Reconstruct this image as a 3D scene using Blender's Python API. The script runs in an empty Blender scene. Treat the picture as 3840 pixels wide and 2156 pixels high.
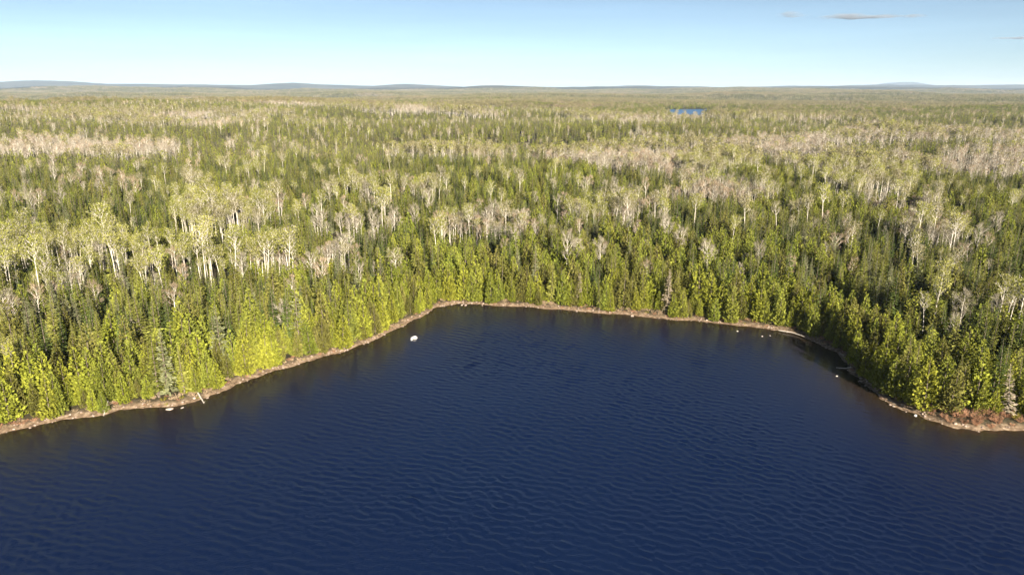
import bpy, math, random
import numpy as np
rng = np.random.default_rng(7)
random.seed(7)
scene = bpy.context.scene
C = scene.collection
R = math.radians

# ------------------------------------------------------------------ camera, sky, sun, exposure
CAM_H, PITCH, FPX = 60.0, R(15.69), 705.0
cd = bpy.data.cameras.new('camera'); cam = bpy.data.objects.new('camera', cd); C.objects.link(cam)
cam.location = (0, 0, CAM_H); cam.rotation_euler = (R(90) - PITCH, 0, 0)
cd.sensor_width = 36; cd.lens = FPX / 1024 * 36; cd.clip_start = 0.5; cd.clip_end = 120000
scene.camera = cam
SUN_EL, SUN_AZ = R(19.5), R(160)           # azimuth clockwise from +Y: behind the camera, a little to its right
w = bpy.data.worlds.new('World'); scene.world = w; w.use_nodes = True
nt = w.node_tree; nt.nodes.clear()
sky = nt.nodes.new('ShaderNodeTexSky'); sky.sky_type = 'NISHITA'; sky.sun_disc = False
sky.sun_elevation = SUN_EL; sky.sun_rotation = SUN_AZ; sky.altitude = 300
sky.air_density = 0.42; sky.dust_density = 0.65; sky.ozone_density = 2.4
SKY_TINT = (1.08, 0.94, 0.71)
bg = nt.nodes.new('ShaderNodeBackground'); bg.inputs['Strength'].default_value = 0.05
wo = nt.nodes.new('ShaderNodeOutputWorld')
# faint cirrus streaks all round the sky
tc = nt.nodes.new('ShaderNodeTexCoord'); mp = nt.nodes.new('ShaderNodeMapping'); mp.inputs['Scale'].default_value = (1.6, 1.6, 26)
mp.inputs['Rotation'].default_value = (0.012, 0.02, 0)
nz = nt.nodes.new('ShaderNodeTexNoise'); nz.inputs['Scale'].default_value = 1.5; nz.inputs['Detail'].default_value = 5
mr = nt.nodes.new('ShaderNodeMapRange'); mr.inputs[1].default_value = 0.3; mr.inputs[2].default_value = 0.75; mr.inputs[3].default_value = 0.95; mr.inputs[4].default_value = 1.06
vm = nt.nodes.new('ShaderNodeVectorMath'); vm.operation = 'SCALE'
nt.links.new(tc.outputs['Generated'], mp.inputs['Vector']); nt.links.new(mp.outputs[0], nz.inputs['Vector']); nt.links.new(nz.outputs[0], mr.inputs[0])
nt.links.new(sky.outputs[0], vm.inputs[0]); nt.links.new(mr.outputs[0], vm.inputs['Scale'])
vt = nt.nodes.new('ShaderNodeVectorMath'); vt.operation = 'MULTIPLY'; vt.inputs[1].default_value = SKY_TINT
nt.links.new(vm.outputs[0], vt.inputs[0]); nt.links.new(vt.outputs[0], bg.inputs[0]); nt.links.new(bg.outputs[0], wo.inputs[0])
sl = bpy.data.lights.new('sun', 'SUN'); sl.energy = 5.0; sl.angle = R(0.5); sl.color = (1.0, 0.90, 0.74)
sun = bpy.data.objects.new('sun', sl); C.objects.link(sun)
sun.rotation_euler = (R(90) - SUN_EL, 0, math.pi - SUN_AZ)
vs = scene.view_settings
scene.display_settings.display_device = 'sRGB'
vs.view_transform = 'Standard'; vs.look = 'None'; vs.gamma = 1.0; vs.use_curve_mapping = False
vs.exposure = 1.95
cy = scene.cycles
cy.max_bounces = 5; cy.diffuse_bounces = 2; cy.glossy_bounces = 2; cy.transmission_bounces = 2
cy.volume_bounces = 1; cy.transparent_max_bounces = 4
cy.use_denoising = True; cy.use_adaptive_sampling = True; cy.adaptive_threshold = 0.015
try:
    cy.denoiser = 'OPENIMAGEDENOISE'; cy.denoising_prefilter = 'ACCURATE'
except Exception:
    pass
scene.render.film_transparent = False

# ------------------------------------------------------------------ helpers
def _h(ix, iy, s):
    n = (ix.astype(np.int64) * 374761393 + iy.astype(np.int64) * 668265263 + s * 1442695041) & 0xffffffff
    n = ((n ^ (n >> 13)) * 1274126177) & 0xffffffff
    n = (n ^ (n >> 16)) & 0xffffffff
    return n / 4294967295.0
def vnoise(x, y, s=0):
    x = np.asarray(x, float); y = np.asarray(y, float)
    ix = np.floor(x); iy = np.floor(y); fx = x - ix; fy = y - iy
    fx = fx * fx * fx * (fx * (fx * 6 - 15) + 10); fy = fy * fy * fy * (fy * (fy * 6 - 15) + 10)
    a = _h(ix, iy, s); b = _h(ix + 1, iy, s); c = _h(ix, iy + 1, s); d = _h(ix + 1, iy + 1, s)
    return (a * (1 - fx) + b * fx) * (1 - fy) + (c * (1 - fx) + d * fx) * fy
def fbm(x, y, s=0, o=4):
    t = 0; amp = 0.5; tot = 0
    for k in range(o):
        t = t + amp * vnoise(x * 2 ** k + 13.7 * k, y * 2 ** k - 7.1 * k, s + k); tot += amp; amp *= 0.5
    return t / tot
def sstep(x, a, b):
    t = np.clip((x - a) / (b - a), 0, 1); return t * t * (3 - 2 * t)

SHORE = [(-92.7,115.7),(-87.7,119.2),(-82.3,122.5),(-78.4,123.8),(-73.1,126.6),(-66.3,127.2),(-62.3,130.7),(-59.6,134),
 (-56.9,140.2),(-51.9,145.7),(-45.6,151.7),(-40.7,158.1),(-34.4,165.1),(-31.2,172.6),(-27.5,179.7),(-24.1,187),(-21.5,193.4),
 (-15.9,195.7),(-6.7,195.3),(1.4,193.4),(12.6,191.1),(23.5,187.8),(34.2,184.9),(44.4,181.7),(54.3,178.4),(63.8,175.1),
 (68.1,172.6),(72.8,168.9),(75.4,163.1),(76.5,156.8),(75.9,149.3),(75,143.5),(74,136),(74.8,131.1),(75.9,127),(77.3,123.8),
 (79.3,120.8),(81.7,118.5),(84.6,117.3),(88,116.9),(93.1,116.5)]
LAKE = np.array([(-170,-210),(-215,-60),(-190,40),(-150,82),(-110,106)] + SHORE + [(110,113),(140,96),(190,30),(210,-70),(160,-230),(0,-330)], float)
FAR_LAKE = np.array([(283,1255),(345,1250),(402,1500),(455,1700),(470,1800),(540,1880),(640,2040),(770,2150),(690,2180),(560,2120),(450,2105),(415,1960),(372,1780),(366,1660),(330,1480)], float)
def sdist(x, y, poly):
    """signed distance to a polygon, positive outside"""
    x = np.asarray(x, float); y = np.asarray(y, float)
    out = np.full(x.shape, 1e18); ins = np.zeros(x.shape, bool)
    n = len(poly)
    for i in range(n):
        ax, ay = poly[i]; bx, by = poly[(i + 1) % n]
        ex, ey = bx - ax, by - ay
        t = np.clip(((x - ax) * ex + (y - ay) * ey) / (ex * ex + ey * ey), 0, 1)
        out = np.minimum(out, (x - ax - t * ex) ** 2 + (y - ay - t * ey) ** 2)
        if by != ay:
            ins ^= ((ay > y) != (by > y)) & (x < (bx - ax) * (y - ay) / (by - ay) + ax)
    d = np.sqrt(out)
    return np.where(ins, -d, d)
def lake_d(x, y):
    d = sdist(x, y, LAKE)
    return d + (vnoise(x / 5, y / 5, 3) - 0.5) * 1.6 * np.exp(-np.abs(d) / 40) + (vnoise(x / 1.7, y / 1.7, 4) - 0.5) * 0.9 * np.exp(-np.abs(d) / 20)
FAR_Z = 4.0
# hill crest heights along the skyline ridge, in metres over the lake, by world x
RX = np.array([-22000,-16000,-11600,-10700,-9800,-9200,-8600,-7000,-5300,-4500,-3900,-2900,-2300,-1700,-800,0,1900,2700,3600,4500,6300,7200,7900,8350,8700,9300,10300,11200,12000,16000,22000], float)
RZ = np.array([170,190,196,172,212,182,142,128,108,160,122,96,134,112,76,88,64,112,78,62,104,92,132,110,124,92,126,104,134,150,140], float)
def ground_z(x, y, d=None):
    x = np.asarray(x, float); y = np.asarray(y, float)
    if d is None: d = lake_d(x, y)
    r = np.hypot(x, y)
    bank = np.where(d > 0, np.minimum(d * 0.22, 0.55) + 0.35 * (1 - np.exp(-np.maximum(d, 0) / 6)), np.maximum(d * 0.16, -6))
    dl = np.maximum(d, 0)
    z = bank + 4.0 * (1 - np.exp(-dl / 140))
    z += (fbm(x / 330, y / 330, 11) - 0.5) * 19 * sstep(dl, 40, 420)
    z += (fbm(x / 60, y / 60, 15, 3) - 0.5) * 2.6 * sstep(dl, 8, 60)
    z += (fbm(x / 620 + 7, y / 270, 17, 3) - 0.5) * 26 * sstep(dl, 260, 700) * sstep(-y, -2600, -1800)
    z += 23 * np.exp(-(((x + 800) / 700) ** 2 + ((y - 1500) / 560) ** 2))
    z += 5 * np.exp(-(((x - 900) / 500) ** 2 + ((y - 1150) / 260) ** 2))
    z += (fbm(x / 1300, y / 900, 21) - 0.52) * 100 * sstep(r, 2100, 5200) * sstep(y, 500, 2500)
    n = (fbm(x / 2600, y / 2600, 31) - 0.5)
    crest = np.interp(x + n * 900, RX, RZ) + 34
    yc = 15500 + n * 5000
    rid = np.exp(-((y - yc) / 2600) ** 2)
    z += np.maximum(crest - z, 0) * rid * (0.93 + 0.07 * fbm(x / 500, y / 900, 35))
    rid2 = np.exp(-((y - 10000 - n * 3000) / 1500) ** 2)
    z += rid2 * np.maximum(34 + 110 * (fbm(x / 2300, y / 4000, 41) - 0.45) + np.interp(x, [-9000, 0, 7000], [30, 0, 12]), 0) * (1 - rid)
    z += 230 * np.exp(-(((x - 12700) / 900) ** 2 + ((y - 24000) / 1500) ** 2)) + 40 * sstep(y, 17000, 22000) + 16 * sstep(y, 4000, 8000) * (1 - rid)
    # basin of the far lake
    m = (np.abs(x - 420) < 700) & (np.abs(y - 1650) < 900)
    if m.any():
        fd = np.full(x.shape, 1e4); fd[m] = sdist(x[m], y[m], FAR_LAKE)
        k = 1 - sstep(fd, 40, 260)
        z = np.where(fd < 260, z * (1 - k) + np.minimum(z, FAR_Z + 1.5) * k, z)
        z = np.where(fd < 30, np.where(fd > 0, FAR_Z - 0.15 + np.minimum(fd * 0.2, 1.2), FAR_Z - 0.15 + np.maximum(fd * 0.2, -2)), z)
    return z

# ---- materials
def newmat(name):
    m = bpy.data.materials.new(name); m.use_nodes = True
    n = m.node_tree; n.nodes.clear()
    return m, n, n.nodes, n.links
def leaf_mat(name, col, col2=None, vary=0.35, trans=0.25, rough=0.75, isl=True):
    m, t, N, L = newmat(name)
    out = N.new('ShaderNodeOutputMaterial')
    oi = N.new('ShaderNodeObjectInfo'); ge = N.new('ShaderNodeNewGeometry')
    mx = N.new('ShaderNodeMix'); mx.data_type = 'RGBA'
    mx.inputs[6].default_value = (*col, 1); mx.inputs[7].default_value = (*(col2 or col), 1)
    L.new(oi.outputs['Random'], mx.inputs[0])
    mr = N.new('ShaderNodeMapRange'); mr.inputs[3].default_value = 1 - vary; mr.inputs[4].default_value = 1 + vary
    L.new(ge.outputs['Random Per Island'] if isl else oi.outputs['Random'], mr.inputs[0])
    m2 = N.new('ShaderNodeMath'); m2.operation = 'MULTIPLY_ADD'; m2.inputs[1].default_value = 17.31; m2.inputs[2].default_value = 0.2
    L.new(oi.outputs['Random'], m2.inputs[0])
    m3 = N.new('ShaderNodeMath'); m3.operation = 'FRACT'; L.new(m2.outputs[0], m3.inputs[0])
    m4 = N.new('ShaderNodeMapRange'); m4.inputs[3].default_value = 0.78; m4.inputs[4].default_value = 1.22; L.new(m3.outputs[0], m4.inputs[0])
    mm = N.new('ShaderNodeMath'); mm.operation = 'MULTIPLY'; L.new(mr.outputs[0], mm.inputs[0]); L.new(m4.outputs[0], mm.inputs[1])
    hs = N.new('ShaderNodeHueSaturation'); L.new(mx.outputs[2], hs.inputs['Color']); L.new(mm.outputs[0], hs.inputs['Value'])
    df = N.new('ShaderNodeBsdfDiffuse'); L.new(hs.outputs[0], df.inputs[0])
    if trans > 0:
        tr = N.new('ShaderNodeBsdfTranslucent'); L.new(hs.outputs[0], tr.inputs[0])
        ms = N.new('ShaderNodeMixShader'); ms.inputs[0].default_value = trans
        L.new(df.outputs[0], ms.inputs[1]); L.new(tr.outputs[0], ms.inputs[2]); L.new(ms.outputs[0], out.inputs[0])
    else:
        L.new(df.outputs[0], out.inputs[0])
    return m
def bark_mat(name, col, col2, scale=3.0):
    m, t, N, L = newmat(name)
    out = N.new('ShaderNodeOutputMaterial'); b = N.new('ShaderNodeBsdfPrincipled'); b.inputs['Roughness'].default_value = 0.85
    tc = N.new('ShaderNodeTexCoord'); no = N.new('ShaderNodeTexNoise'); no.inputs['Scale'].default_value = scale; no.inputs['Detail'].default_value = 4
    L.new(tc.outputs['Object'], no.inputs['Vector'])
    cr = N.new('ShaderNodeValToRGB'); cr.color_ramp.elements[0].position = 0.38; cr.color_ramp.elements[1].position = 0.62
    cr.color_ramp.elements[0].color = (*col, 1); cr.color_ramp.elements[1].color = (*col2, 1)
    L.new(no.outputs[0], cr.inputs[0]); L.new(cr.outputs[0], b.inputs['Base Color']); L.new(b.outputs[0], out.inputs[0])
    bp = N.new('ShaderNodeBump'); bp.inputs['Strength'].default_value = 0.4; bp.inputs['Distance'].default_value = 0.05
    L.new(no.outputs[0], bp.inputs['Height']); L.new(bp.outputs[0], b.inputs['Normal'])
    return m
M = {}
M['cedar_y'] = leaf_mat('cedar_yellow_green', (0.158, 0.176, 0.024), (0.195, 0.198, 0.028), 0.38)
M['cedar_g'] = leaf_mat('cedar_bright_green', (0.135, 0.158, 0.026), (0.175, 0.182, 0.032), 0.38)
M['cedar_o'] = leaf_mat('cedar_olive', (0.100, 0.100, 0.024), (0.140, 0.130, 0.036), 0.38)
M['spruce_d'] = leaf_mat('spruce_dark', (0.062, 0.084, 0.024), (0.088, 0.108, 0.030), 0.4, 0.1)
M['spruce_o'] = leaf_mat('spruce_olive', (0.128, 0.142, 0.030), (0.168, 0.170, 0.040), 0.4, 0.1)
M['spruce_s'] = leaf_mat('spruce_silver', (0.130, 0.140, 0.070), (0.160, 0.165, 0.085), 0.4, 0.1)
M['aspen_y'] = leaf_mat('aspen_young_leaf', (0.215, 0.222, 0.046), (0.255, 0.245, 0.070), 0.3, 0.4)
M['aspen_p'] = leaf_mat('aspen_pale_leaf', (0.205, 0.186, 0.085), (0.240, 0.212, 0.112), 0.3, 0.4)
M['twig_g'] = leaf_mat('twig_grey', (0.185, 0.165, 0.125), (0.228, 0.200, 0.148), 0.3, 0.0)
M['twig_r'] = leaf_mat('twig_rose', (0.208, 0.160, 0.110), (0.245, 0.188, 0.130), 0.3, 0.0)
M['dead'] = leaf_mat('dead_needles', (0.215, 0.175, 0.120), (0.260, 0.220, 0.160), 0.35, 0.0)
M['shrub'] = leaf_mat('shrub_twigs', (0.215, 0.115, 0.070), (0.290, 0.165, 0.100), 0.35, 0.0)
M['shrub_b'] = leaf_mat('bank_litter', (0.225, 0.165, 0.105), (0.330, 0.245, 0.160), 0.35, 0.0)
M['shrub_y'] = leaf_mat('shrub_young_leaf', (0.190, 0.180, 0.030), (0.250, 0.215, 0.040), 0.3, 0.3)
M['bark_w'] = bark_mat('pale_bark', (0.40, 0.36, 0.31), (0.58, 0.54, 0.47), 2.0)
M['bark_d'] = bark_mat('dark_bark', (0.07, 0.052, 0.038), (0.14, 0.11, 0.085), 3.0)
M['bark_s'] = bark_mat('silver_wood', (0.30, 0.27, 0.23), (0.46, 0.42, 0.37), 3.0)
M['bark_g'] = bark_mat('grey_wood', (0.13, 0.11, 0.09), (0.22, 0.19, 0.16), 3.0)
M['rock_p'] = bark_mat('pale_granite', (0.27, 0.24, 0.21), (0.43, 0.39, 0.35), 1.2)
M['rock'] = bark_mat('granite', (0.15, 0.11, 0.09), (0.33, 0.26, 0.215), 1.6)
M['rock_w'] = bark_mat('whitened_granite', (0.42, 0.40, 0.37), (0.62, 0.60, 0.57), 1.2)

# ------------------------------------------------------------------ ground
def mesh_np(name, verts, faces_flat, nper, mats):
    me = bpy.data.meshes.new(name)
    nf = len(faces_flat) // nper
    me.vertices.add(len(verts)); me.vertices.foreach_set('co', np.asarray(verts, np.float32).ravel())
    me.loops.add(len(faces_flat)); me.loops.foreach_set('vertex_index', np.asarray(faces_flat, np.int32))
    me.polygons.add(nf); me.polygons.foreach_set('loop_start', np.arange(0, nf * nper, nper, dtype=np.int32))
    for m in mats: me.materials.append(m)
    me.update(calc_edges=True)
    return me
def grid_mesh(name, xs2, ys2, zs2, mats, wrap=False):
    n, k = xs2.shape
    v = np.stack([xs2, ys2, zs2], -1).reshape(-1, 3)
    i, j = np.meshgrid(np.arange(n - 1), np.arange(k if wrap else k - 1), indexing='ij')
    j2 = (j + 1) % k
    f = np.stack([i * k + j, i * k + j2, (i + 1) * k + j2, (i + 1) * k + j], -1).reshape(-1)
    me = mesh_np(name, v, f, 4, mats)
    me.polygons.foreach_set('use_smooth', np.ones(len(me.polygons), bool))
    return me
def link(o, parent=None):
    C.objects.link(o)
    if parent is not None: o.parent = parent
    return o
def add(name, me, parent=None, loc=None, **props):
    o = bpy.data.objects.new(name, me); link(o, parent)
    if loc is not None: o.location = loc
    for k, v in props.items(): o[k] = v
    return o
def fattr(me, name, arr, typ='FLOAT'):
    a = me.attributes.new(name, typ, 'POINT')
    a.data.foreach_set('vector' if typ == 'FLOAT_VECTOR' else 'value', np.asarray(arr).ravel())

az = np.concatenate([np.arange(-52, 52.001, 0.28), np.arange(55, 305.1, 5.0)])
az = np.radians(az)
rad = [0.0, 25, 45, 60]
while rad[-1] < 330: rad.append(rad[-1] * 1.0062)
while rad[-1] < 29000: rad.append(rad[-1] * 1.016)
rad = np.array(rad)
A, RR = np.meshgrid(az, rad)
GX, GY = RR * np.sin(A), RR * np.cos(A)
GD = lake_d(GX, GY); GZ = ground_z(GX, GY, GD)
GZ[0] = GZ[0].mean()

m, t, N, L = newmat('forest_floor')
out = N.new('ShaderNodeOutputMaterial'); b = N.new('ShaderNodeBsdfPrincipled'); b.inputs['Roughness'].default_value = 0.95
b.inputs['Specular IOR Level'].default_value = 0.15
ge = N.new('ShaderNodeNewGeometry')
def noise(scale, detail=4, vec=None, rough=0.55):
    n = N.new('ShaderNodeTexNoise'); n.inputs['Scale'].default_value = scale; n.inputs['Detail'].default_value = detail
    n.inputs['Roughness'].default_value = rough
    L.new(vec or ge.outputs['Position'], n.inputs['Vector']); return n
def ramp(src, stops):
    c = N.new('ShaderNodeValToRGB'); e = c.color_ramp.elements
    while len(e) < len(stops): e.new(0.5)
    for q, (p, col) in zip(e, stops): q.position = p; q.color = (*col, 1)
    L.new(src, c.inputs[0]); return c
def mixc(f, a, bb):
    x = N.new('ShaderNodeMix'); x.data_type = 'RGBA'; L.new(f, x.inputs[0]); L.new(a, x.inputs[6]); L.new(bb, x.inputs[7]); return x.outputs[2]
at = N.new('ShaderNodeAttribute'); at.attribute_name = 'shore'
fa = N.new('ShaderNodeAttribute'); fa.attribute_name = 'canopy'
bank = ramp(noise(1.3, 6).outputs[0], [(0.3, (0.060, 0.042, 0.030)), (0.5, (0.17, 0.118, 0.076)), (0.62, (0.26, 0.195, 0.135)), (0.75, (0.36, 0.30, 0.24))])
floor_ = ramp(noise(0.35, 6).outputs[0], [(0.3, (0.020, 0.019, 0.010)), (0.55, (0.042, 0.036, 0.020)), (0.75, (0.085, 0.066, 0.042))])
canopy = ramp(noise(0.0016, 8, None, 0.66).outputs[0], [(0.36, (0.014, 0.020, 0.012)), (0.46, (0.030, 0.038, 0.020)), (0.53, (0.060, 0.058, 0.034)), (0.62, (0.040, 0.046, 0.024)), (0.72, (0.085, 0.074, 0.052))])
c1 = mixc(at.outputs['Fac'], floor_.outputs[0], bank.outputs[0])
c2 = mixc(fa.outputs['Fac'], c1, canopy.outputs[0])
L.new(c2, b.inputs['Base Color']); L.new(b.outputs[0], out.inputs[0])
bp = N.new('ShaderNodeBump'); bp.inputs['Strength'].default_value = 0.6; bp.inputs['Distance'].default_value = 0.3
L.new(noise(2.2, 5).outputs[0], bp.inputs['Height']); L.new(bp.outputs[0], b.inputs['Normal'])
M['ground'] = m
gm = grid_mesh('ground', GX, GY, GZ, [m], wrap=True)
fattr(gm, 'shore', (1 - sstep(GD, 0.7, 2.2)).astype(np.float32))
fattr(gm, 'canopy', sstep(np.hypot(GX, GY), 5000, 7000).astype(np.float32))
add('ground', gm, kind='structure')

# ------------------------------------------------------------------ water
WAVE = 0.034
def water_mat(name, deep, far=False):
    global N, L, ge
    m, t, N, L = newmat(name)
    out = N.new('ShaderNodeOutputMaterial'); b = N.new('ShaderNodeBsdfDiffuse')       # light scattered up from inside the water
    gl = N.new('ShaderNodeBsdfGlossy'); gl.inputs['Roughness'].default_value = 0.05
    fr = N.new('ShaderNodeFresnel'); fr.inputs['IOR'].default_value = 1.333
    upn = N.new('ShaderNodeCombineXYZ'); upn.inputs[2].default_value = 1.0; L.new(upn.outputs[0], b.inputs['Normal'])
    ge = N.new('ShaderNodeNewGeometry')
    sh = N.new('ShaderNodeAttribute'); sh.attribute_name = 'shoal_reflection'
    wob = noise(0.018, 3)
    dp = N.new('ShaderNodeMix'); dp.data_type = 'RGBA'; dp.inputs[6].default_value = (*deep, 1)
    dp.inputs[7].default_value = (deep[0] * 1.5, deep[1] * 1.7, deep[2] * 1.35, 1); L.new(wob.outputs[0], dp.inputs[0])
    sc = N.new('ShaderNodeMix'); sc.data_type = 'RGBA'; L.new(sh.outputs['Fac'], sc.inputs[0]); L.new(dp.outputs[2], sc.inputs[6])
    sc.inputs[7].default_value = (0.027, 0.018, 0.007, 1)  # brown of the tannin shallows, with shore tree reflections put into the colour
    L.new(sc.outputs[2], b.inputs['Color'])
    rip = noise(3.4, 4); rip.inputs['Distortion'].default_value = 0.6
    calm = N.new('ShaderNodeAttribute'); calm.attribute_name = 'calm'
    hh = N.new('ShaderNodeMath'); hh.operation = 'MULTIPLY'; L.new(rip.outputs[0], hh.inputs[0]); L.new(calm.outputs['Fac'], hh.inputs[1])
    bp = N.new('ShaderNodeBump'); bp.inputs['Strength'].default_value = 1.0; bp.inputs['Distance'].default_value = 0.07
    L.new(hh.outputs[0], bp.inputs['Height']); L.new(bp.outputs[0], gl.inputs['Normal']); L.new(bp.outputs[0], fr.inputs['Normal'])
    ms = N.new('ShaderNodeMixShader'); L.new(fr.outputs[0], ms.inputs[0]); L.new(b.outputs[0], ms.inputs[1]); L.new(gl.outputs[0], ms.inputs[2])
    L.new(ms.outputs[0], out.inputs[0])
    return m
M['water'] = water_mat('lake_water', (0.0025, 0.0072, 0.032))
wx = np.concatenate([np.arange(-230, -104, 6.0), np.arange(-104, 104, 0.33), np.arange(104, 231, 6.0)])
wy = np.concatenate([np.arange(-340, 62, 8.0), np.arange(62, 198, 0.33)])
gx, gy = np.meshgrid(wx, wy)
wd = -lake_d(gx, gy)
wz = np.zeros_like(gx); wr = np.random.default_rng(5)
gust = 0.70 + 0.70 * sstep(fbm(gx / 46 + gy / 120, gy / 60, 201, 4), 0.28, 0.72)
# wind waves: many short-crested trains running within a fan round one heading
for q in range(60):
    lam = 0.8 * 2.6 ** wr.random(); th = R(57) + wr.normal(0, 0.42); kk = 2 * math.pi / lam
    ph = wr.uniform(0, 6.283); cxp = (vnoise(gx / (lam * 5), gy / (lam * 5), 300 + q) * 2.2)
    w1 = np.sin(kk * (gx * math.cos(th) + gy * math.sin(th)) + ph + cxp * 2.4)
    wz += WAVE * lam / (2 * math.pi) * (w1 + 0.25 * np.cos(2 * np.arcsin(np.clip(w1, -1, 1)))) * (0.3 + 0.7 * cxp / 2.2 * 2)
wz *= gust * (0.10 + 0.90 * sstep(wd, 1, 42)) * ((gy > 64) & (np.abs(gx) < 102))
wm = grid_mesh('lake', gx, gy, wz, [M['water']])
fattr(wm, 'shoal_reflection', (np.exp(-np.maximum(wd, 0) / 10.0)).astype(np.float32))
fattr(wm, 'calm', (0.16 + 0.84 * sstep(wd, 0, 50)).astype(np.float32))
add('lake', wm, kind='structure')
fw, t, N, L = newmat('far_lake_water')
o_ = N.new('ShaderNodeOutputMaterial'); b = N.new('ShaderNodeBsdfPrincipled'); b.inputs['Base Color'].default_value = (0.012, 0.07, 0.18, 1)
b.inputs['Roughness'].default_value = 0.32; b.inputs['IOR'].default_value = 1.333; L.new(b.outputs[0], o_.inputs[0])
fl = bpy.data.meshes.new('far_lake'); fl.from_pydata([(x, y, FAR_Z) for x, y in FAR_LAKE], [], [tuple(range(len(FAR_LAKE)))]); fl.materials.append(fw)
add('far_lake', fl, kind='structure')

# ------------------------------------------------------------------ tree building
class MB:
    def __init__(s): s.v = []; s.f = []; s.m = []; s.mats = []
    def mi(s, mat):
        if mat not in s.mats: s.mats.append(mat)
        return s.mats.index(mat)
    def kite(s, p, d, n, L_, W, mat, bend=0.0):
        """a pointed spray: base p, direction d, plane normal n"""
        side = np.cross(d, n); k = np.linalg.norm(side)
        if k < 1e-6: side = np.array([1.0, 0, 0]); k = 1
        side = side / k
        mid = p + d * L_ * 0.5; i = len(s.v)
        s.v += [p, mid + side * W * 0.5 + n * bend, p + d * L_, mid - side * W * 0.5 + n * bend]
        s.f.append((i, i + 1, i + 2, i + 3)); s.m.append(s.mi(mat))
    def blade(s, p, q, W, mat):
        d = q - p; side = np.cross(d, np.array([random.gauss(0, 1), random.gauss(0, 1), random.gauss(0, 1)]))
        k = np.linalg.norm(side); side = side / k if k > 1e-6 else np.array([1.0, 0, 0])
        i = len(s.v); s.v += [p + side * W / 2, q, p - side * W / 2]; s.f.append((i, i + 1, i + 2)); s.m.append(s.mi(mat))
    def tube(s, pts, rads, sides, mat):
        pts = [np.array(p, float) for p in pts]; base = len(s.v)
        for k, (p, r) in enumerate(zip(pts, rads)):
            d = pts[min(k + 1, len(pts) - 1)] - pts[max(k - 1, 0)]; d = d / np.linalg.norm(d)
            a = np.cross(d, [0.3, 1.0, 0.1]); a /= np.linalg.norm(a); c = np.cross(d, a)
            for q in range(sides):
                an = 2 * math.pi * q / sides; s.v.append(p + a * r * math.cos(an) + c * r * math.sin(an))
        for k in range(len(pts) - 1):
            for q in range(sides):
                q2 = (q + 1) % sides
                s.f.append((base + k * sides + q, base + k * sides + q2, base + (k + 1) * sides + q2, base + (k + 1) * sides + q)); s.m.append(s.mi(mat))
        s.f.append(tuple(base + (len(pts) - 1) * sides + q for q in range(sides))); s.m.append(s.mi(mat))
    def merge(s, o, off=(0, 0, 0), rot=0.0, sc=1.0):
        b0 = len(s.v); c_, s_ = math.cos(rot) * sc, math.sin(rot) * sc
        for p in o.v: s.v.append(np.array([p[0] * c_ - p[1] * s_ + off[0], p[0] * s_ + p[1] * c_ + off[1], p[2] * sc + off[2]]))
        for f, k in zip(o.f, o.m): s.f.append(tuple(i + b0 for i in f)); s.m.append(s.mi(o.mats[k]))
        return s
    def mesh(s, name):
        me = bpy.data.meshes.new(name); me.from_pydata([tuple(p) for p in s.v], [], s.f)
        for m_ in s.mats: me.materials.append(M[m_])
        me.polygons.foreach_set('material_index', np.array(s.m, np.int32)); me.update()
        return me
U = random.uniform
def V(x, y, z): return np.array([x, y, z], float)
def nrm(a): return a / (np.linalg.norm(a) + 1e-9)
def rv(): return nrm(V(random.gauss(0, 1), random.gauss(0, 1), random.gauss(0, 1)))

def cedar(h, wd, mat, n, size):
    """conical white cedar: dense upswept sprays down to the ground"""
    tr = MB(); tr.tube([(0, 0, -0.4), (0.05, 0, h * 0.4), (0, 0.05, h * 0.92)], [0.16, 0.11, 0.02], 5, 'bark_d')
    cr = MB(); ph = [U(0, 6.28) for _ in range(5)]
    spires = [(0, 0, 1.0, 1.0)] + [(U(-.28, .28) * wd, U(-.28, .28) * wd, U(0.62, 0.85), 0.6) for _ in range(2)]
    for k in range(n):
        sx, sy, sh, sw = spires[0] if random.random() < 0.7 else random.choice(spires[1:])
        H = h * sh
        t_ = 1 - math.sqrt(random.random()) if random.random() < 0.8 else random.random()
        t_ = 0.01 + 0.985 * t_
        prof = (1 - t_) ** 0.72 * min(1.0, 0.72 + t_ * 2.2)
        an = U(0, 2 * math.pi)
        lump = 1 + 0.20 * math.sin(3 * an + ph[0] + t_ * 9) + 0.16 * math.sin(5 * an + ph[1] - t_ * 17) + 0.14 * math.sin(t_ * 34 + ph[2] + an)
        rr = wd / 2 * sw * prof * lump * (0.55 + 0.5 * math.sqrt(random.random())) + 0.04
        p = V(sx + rr * math.cos(an), sy + rr * math.sin(an), t_ * H + 0.05)
        o = V(math.cos(an), math.sin(an), 0)
        d = nrm(o * U(0.2, 0.9) + V(0, 0, U(0.15, 0.9)) + rv() * 0.35)
        nn = nrm(o * 0.8 + V(0, 0, 0.45) + rv() * 0.75)
        nn = nrm(nn - d * np.dot(nn, d))
        s_ = size * U(0.65, 1.3) * (0.6 + 0.5 * (1 - t_))
        cr.kite(p - d * s_ * 0.4, d, nn, s_, s_ * U(0.5, 0.8), mat, s_ * 0.12)
    cr.kite(V(0, 0, h * 0.93), V(0, 0, 1), V(1, 0, 0), h * 0.08, 0.18, mat)
    return tr, cr
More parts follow.
